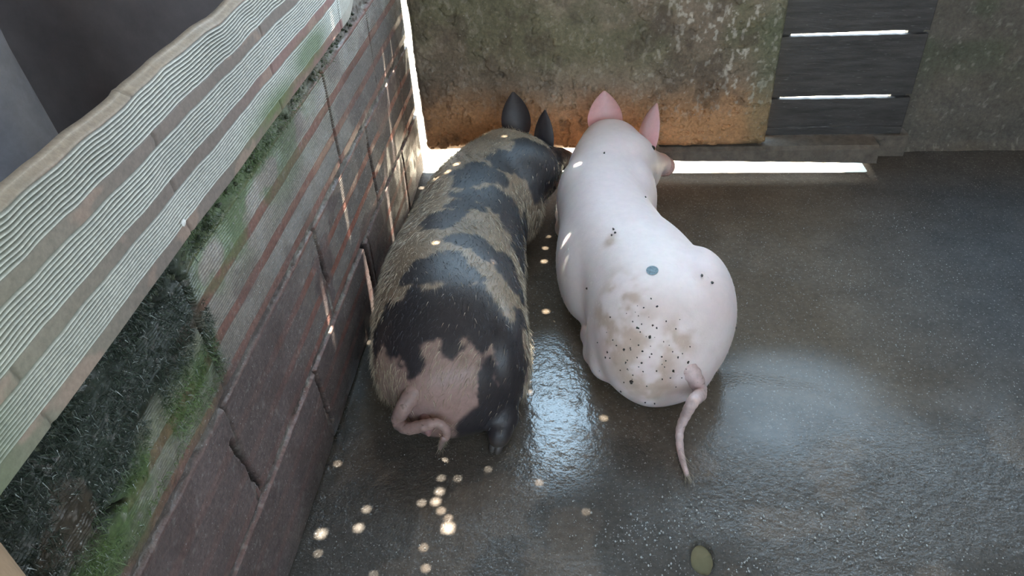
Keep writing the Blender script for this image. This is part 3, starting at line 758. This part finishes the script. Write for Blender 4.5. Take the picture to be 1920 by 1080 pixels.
        def colour(Q3):
            n1 = fbm(Q3[:, 0]*5, Q3[:, 1]*5, Q3[:, 2]*5, 301); n2 = fbm(Q3[:, 0]*24, Q3[:, 1]*24, Q3[:, 2]*24, 302)
            C = np.zeros((len(Q3), 3))+np.array([.80, .665, .655])
            C = mixc(C, [.86, .76, .74], sm(.4, .6, n1)*.6)
            dirt = 0
            for px, py, r in [(1205, 690, .09), (1190, 640, .07), (1165, 560, .06), (1215, 720, .08), (1135, 600, .05), (1175, 600, .06), (1145, 640, .035), (1160, 670, .035), (1180, 705, .035), (1145, 450, .02), (1270, 640, .05)]:
                p, _ = hit(px, py)
                if p is not None: dirt = np.maximum(dirt, np.exp(-(np.linalg.norm((Q3-p)*[1, .7, 1], axis=1)/r)**2))
            C = mixc(C, [.50, .36, .27], np.clip(dirt*sm(.32, .62, n2)*1.15, 0, .75))
            C = mixc(C, [.42, .31, .24], sm(.62, .70, n2)*dirt*.5)
            C = mixc(C, [.80, .52, .52], sm(2.66, 2.78, Q3[:, 1])*.45)
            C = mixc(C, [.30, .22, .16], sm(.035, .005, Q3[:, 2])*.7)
            return C, dirt
        C, pm = colour(V)
        tag(root, 'pale pink pig lying on the floor with its long tail trailing', 'pig')
        sk_m = mat('pale_pink_hide', attr='alb', nscale=40, namt=.05, bump=.25, bscale=260, bdist=.0016, rough=.5, sss=.25)
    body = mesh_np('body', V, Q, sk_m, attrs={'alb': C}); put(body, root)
    md = body.modifiers.new('s', 'SUBSURF'); md.levels = 1; md.render_levels = 1
    # hooves: two toes on each foot
    for L in legs:
        a, b_ = np.array(L[2]), np.array(L[3]); d = b_-a; d /= np.linalg.norm(d); sd = np.cross(d, [0, 0, 1])
        for s_ in (-1, 1):
            m_ = MB(); q = b_+sd*s_*.011; m_.tube([q-d*.01, q+d*.012, q+d*.030, q+d*.040], [.0125, .0145, .012, .005], 10, .95); put(m_.build('hoof', hoof_m, smooth=True, sub=1), root)
    # face: eyes, nostrils
    side = np.cross(hd3, [0, 0, 1]); side /= np.linalg.norm(side); up = np.cross(side, hd3)
    for s_ in (-1, 1):
        o0 = head_c+hd*.36+side*s_*.3+up*.03; r = bvh.ray_cast(Vector(o0), Vector(-side*s_))
        if r[0]:
            m_ = MB(); m_.lump(np.array(r[0])-np.array(r[1])*.004, .011, jit=0, nu=12, nv=8); put(m_.build('eye', eye_m, smooth=True), root)
    sn_m = mat('snout_skin', col=(.58, .36, .33) if not sp else (.30, .19, .17), rough=.4, nscale=80, sss=.1)
    m_ = MB(); c0 = snout+hd3*.036; m_.tube([c0-hd3*.02, c0-hd3*.004, c0+hd3*.004, c0+hd3*.010], [.044, .050, .050, .040], 24, .85); sn = m_.build('snout', sn_m, smooth=True); put(sn, root)
    for s_ in (-1, 1):
        m_ = MB(); q = c0+side*s_*.016+hd3*.0095; m_.tube([q, q+hd3*.0025], [.008, .006], 12, 1.3)
        nn = m_.build('nostril', eye_m, smooth=True); nn.parent = sn
    # ears
    if sp:
        em = mat('black_ear_skin', attr='alb', rough=.5, nscale=60, namt=.2, bump=.3, bscale=300, bdist=.001, sss=.03)
        ec = [.030, .026, .030]
        e1 = (ony(972, 268, 2.74), ony(962, 172, 2.80), (1, .35, .1), .022, .060)
        e2 = (ony(1018, 302, 2.62), ony(1022, 206, 2.66), (.75, -.65, 0), .022, .052)
    else:
        em = mat('pink_ear_skin', attr='alb', rough=.5, nscale=60, namt=.08, bump=.3, bscale=300, bdist=.001, sss=.35)
        ec = [.78, .46, .48]
        e1 = (ony(1136, 264, 2.80), ony(1133, 170, 2.88), (1, .3, .0), .022, .074)
        e2 = (ony(1204, 300, 2.72), ony(1232, 193, 2.76), (.50, -.85, .1), .024, .064)
    earV = []
    for k, e in enumerate((e1, e2)):
        ii, jj_ = np.meshgrid(np.linspace(0, 1, 22), np.abs(np.linspace(-1, 1, 15)), indexing='ij')
        k_ = np.clip(1.1-jj_*1.1-.3*ii, 0, 1)[..., None]
        ca = (np.array(ec)*(1-k_*.6)+np.array([.84, .66, .68] if not sp else [.05, .045, .05])*k_*.6).reshape(-1, 3)
        earV.append(ear_mesh(e[0], e[1], e[2], e[3], e[4], 'ear', em, root, attrs={'alb': np.concatenate([ca, ca])}))
    # tail
    def off(px, py, k):
        q_, n_2 = hit(px, py)
        return onz(px, py, .2) if q_ is None else q_+n_2*k*np.array([.6, 1, .6])
    if sp:
        tp = [off(786, 722, -.065), off(773, 740, -.018), off(763, 757, .020), off(759, 776, .034), off(775, 783, .04), off(800, 776, .042), off(822, 772, .042), off(838, 783, .042), off(838, 798, .04), onz(832, 822, .10), onz(825, 840, .045)]
        tr = [.026, .027, .022, .018, .017, .016, .013, .012, .010, .009, .006]; tc_ = [.34, .23, .21]
    else:
        tp = [off(1278, 680, -.065), off(1290, 691, -.028), off(1300, 704, -.001), off(1307, 726, .022), onz(1300, 752, .17), onz(1286, 778, .10), onz(1275, 806, .045), onz(1275, 838, .018), onz(1281, 868, .014), onz(1289, 892, .010)]
        tr = [.026, .027, .024, .0190, .0165, .014, .0115, .010, .008, .006]; tc_ = [.66, .50, .48]
    tp = np.array(tp); n = len(tp); t = np.linspace(0, n-1, 90); i = np.clip(t.astype(int), 0, n-2); fr = (t-i)[:, None]
    q0, q1, q2, q3 = tp[np.clip(i-1, 0, n-1)], tp[i], tp[i+1], tp[np.clip(i+2, 0, n-1)]
    path = .5*((2*q1)+(-q0+q2)*fr+(2*q0-5*q1+4*q2-q3)*fr**2+(-q0+3*q1-3*q2+q3)*fr**3)
    rad = np.interp(t, np.arange(n), tr)*(1+.05*np.sin(t*14)*(t < n*.7))
    m_ = MB(); m_.tube(path, rad, 16)
    tl = m_.build('tail', mat('tail_skin_'+kind, col=tc_, rough=.5, nscale=35, namt=.3, bump=.4, bscale=200, bdist=.002, sss=.08, specks=(60, .64, (.12, .08, .06), .7)), smooth=True); put(tl, root)
    # tail tuft
    e_ = path[-1]; dr = path[-1]-path[-5]; dr /= np.linalg.norm(dr); k = 260 if sp else 90
    ro = path[RNG.integers(62 if sp else 72, 90, k)]+RNG.normal(size=(k, 3))*.004; di = dr+RNG.normal(size=(k, 3))*.22; di /= np.linalg.norm(di, axis=1)[:, None]
    ro[:, 2] = np.maximum(ro[:, 2], .008)
    tf = ribbons(ro, di, RNG.uniform(.02, .045, k), np.full(k, .0011), np.array([0, 0, -.02]), np.tile([.40, .33, .24], (k, 1)), 'tail_hair', hair_m, root)
    # vulva fold under the tail
    m_ = MB()
    if sp: q = hit(800, 792)[0]; 
    else: q = hit(1322, 728)[0]
    if q is not None:
        m_.tube([q+[0, .02, .03], q+[0, -.006, .0], q+[0.004, -.016, -.02], q+[.006, -.020, -.032]], [.020, .020, .012, .004], 14)
        put(m_.build('rump_fold', mat('fold_skin_'+kind, col=(.62, .36, .36) if not sp else (.30, .17, .17), rough=.5, nscale=60, sss=.1), smooth=True, sub=1), root)
    # bristles
    N = 34000 if sp else 5000
    p, nn, kk = sample_surface(V, Q, N); ok = (p[:, 2] > .05); p, nn = p[ok], nn[ok]
    Ch, pmh = colour(p)
    back = np.zeros_like(p)+np.array([.0, -1, -.1]); back[:, 0] += .9*(vn(p[:, 0]*9, p[:, 1]*9, 0, 401)-.5)*2 + RNG.normal(size=len(p))*.35
    back -= nn*np.einsum('ij,ij->i', back, nn)[:, None]; back /= np.linalg.norm(back, axis=1)[:, None]+1e-9
    if sp:
        rump = sm(1.42, 1.36, p[:, 1]); keep = RNG.random(len(p)) > rump*.85; keep &= (pmh < .5) | (RNG.random(len(p)) < .45)
        d = back*.9+nn*.45+RNG.normal(size=p.shape)*.12
        ln = RNG.uniform(.016, .034, len(p))*(1-.4*(pmh > .5)); wd = RNG.uniform(.0009, .0017, len(p))
        pmj = pmh+RNG.normal(size=len(p))*.12-(RNG.random(len(p)) < .10)
        hc = np.where((pmj < .5)[:, None], np.array([.56, .47, .35])*RNG.uniform(.4, 1.2, (len(p), 1)), np.array([.035, .036, .042])*RNG.uniform(.6, 2.2, (len(p), 1)))
    else:
        keep = np.ones(len(p), bool); d = back*1.0+nn*.25+RNG.normal(size=p.shape)*.1
        ln = RNG.uniform(.006, .013, len(p)); wd = np.full(len(p), .0005); hc = np.tile([.80, .70, .62], (len(p), 1))
    p, d, ln, wd, hc = p[keep], d[keep], ln[keep], wd[keep], hc[keep]; d /= np.linalg.norm(d, axis=1)[:, None]
    ribbons(p, d, ln, wd, np.array([0, -.10, -.16]), hc, 'bristles', hair_m, root)
    # ear fringe
    ev = np.concatenate(earV); jj = np.concatenate([np.arange(0, 22)*15+s for s in (0, 14)]); jj = np.concatenate([jj, jj+22*15*2])
    k = 420 if not sp else 260; ix = RNG.choice(jj, k); ro = ev[ix]+RNG.normal(size=(k, 3))*.003
    cen_ = np.where((ix < 22*15*2)[:, None], earV[0].mean(0), earV[1].mean(0)); di = ro-cen_; di /= np.linalg.norm(di, axis=1)[:, None]; di += RNG.normal(size=(k, 3))*.25; di /= np.linalg.norm(di, axis=1)[:, None]
    ribbons(ro, di, RNG.uniform(.008, .02, k), np.full(k, .0008), np.array([0, 0, .03]), np.tile([.62, .46, .30] if not sp else [.22, .17, .12], (k, 1)), 'ear_hair', hair_m, root)
    # specks of muck stuck to the hide; painted round mark
    if not sp:
        b = MB()
        L = [(1150, 430, 4), (1153, 437, 4), (1147, 441, 3), (1101, 541, 4), (1316, 517, 4), (1335, 530, 4), (1379, 615, 4), (1383, 632, 5), (1218, 632, 5), (1184, 715, 6), (1300, 742, 5), (1290, 679, 4), (1262, 695, 4), (1232, 575, 3), (1133, 287, 4), (1210, 370, 4), (1139, 660, 3), (1224, 610, 3), (1271, 670, 3), (1195, 615, 3), (1170, 655, 3), (1203, 680, 3)]
        for i_ in range(70): L.append((random.gauss(1200, 45), random.gauss(660, 55), random.uniform(1, 2.6)))
        for px, py, r in L:
            q, nq = hit(px, py)
            if q is None: continue
            r = r*.0012; b.lump(q+nq*.0008, (r*random.uniform(.6, 1), r*random.uniform(.8, 1.5), r*.7), jit=.35, nu=6, nv=4)
        o = b.build('muck_specks', mat('dark_muck', col=(.035, .028, .024), rough=.6, bump=0)); put(o, root); o['kind'] = 'stuff'
        mk = []; q0 = [hit(1223+11.5*rr*math.cos(a_), 507.5+8.5*rr*math.sin(a_)) for rr in (0, .5, 1) for a_ in [2*math.pi*k2/20 for k2 in range(20 if rr else 1)]]
        vs = [tuple(q+nq*.0012) for q, nq in q0]
        Fs = [(0, 1+i_, 1+(i_+1) % 20) for i_ in range(20)]+[(1+i_, 21+i_, 21+(i_+1) % 20, 1+(i_+1) % 20) for i_ in range(20)]
        b = MB(); b.add(vs, Fs); o = b.build('paint_mark', mat('blue_grey_paint', col=(.13, .20, .24), rough=.5, nscale=160, namt=.6, bump=.3), smooth=True); put(o, root); o['label'] = 'round blue-grey paint mark'
    return root
def moss(parent):
    n = 24000; y = RNG.uniform(.46, 1.03, n); z = RNG.uniform(.63, .935, n)
    n2 = 5000; y = np.concatenate([y, RNG.uniform(1.0, 2.0, n2)**1.0]); z = np.concatenate([z, RNG.uniform(.868, .935, n2)]); n += n2
    k = fbm(y*14, z*18, 0, 501); keep = (k > .40) & ((z > .66) | (RNG.random(n) < .5)) & (RNG.random(n) < np.where(y > 1.03, np.clip(1.6-.7*y, .1, 1), 1)); y, z, k = y[keep], z[keep], k[keep]; n = len(y)
    p = np.stack([np.full(n, -.668)+RNG.uniform(0, .012, n), y, z], 1)
    d = RNG.normal(size=(n, 3))*[.5, 1, 1]; d[:, 0] = np.abs(d[:, 0])+.4; d[:, 2] -= .3; d /= np.linalg.norm(d, axis=1)[:, None]
    g = sm(.76, .70, z)[:, None]*sm(1.1, .9, y)[:, None]
    g = np.maximum(g, .8*sm(1.0, 1.3, y)[:, None])
    c = (np.array([.022, .034, .022])*(1-g)+np.array([.075, .12, .035])*g)*RNG.uniform(.5, 1.8, (n, 1)); pale = RNG.random(n) < .04; c[pale] = [.30, .34, .32]
    ribbons(p, d, RNG.uniform(.005, .014, n), RNG.uniform(.0009, .0018, n), np.array([0, 0, -.25]), c, 'moss', mat('moss_fronds', attr='alb', nscale=50, namt=.2, bump=0, rough=.45), parent, segs=2)
moss(lw)
build_pig('spotted'); build_pig('pale')
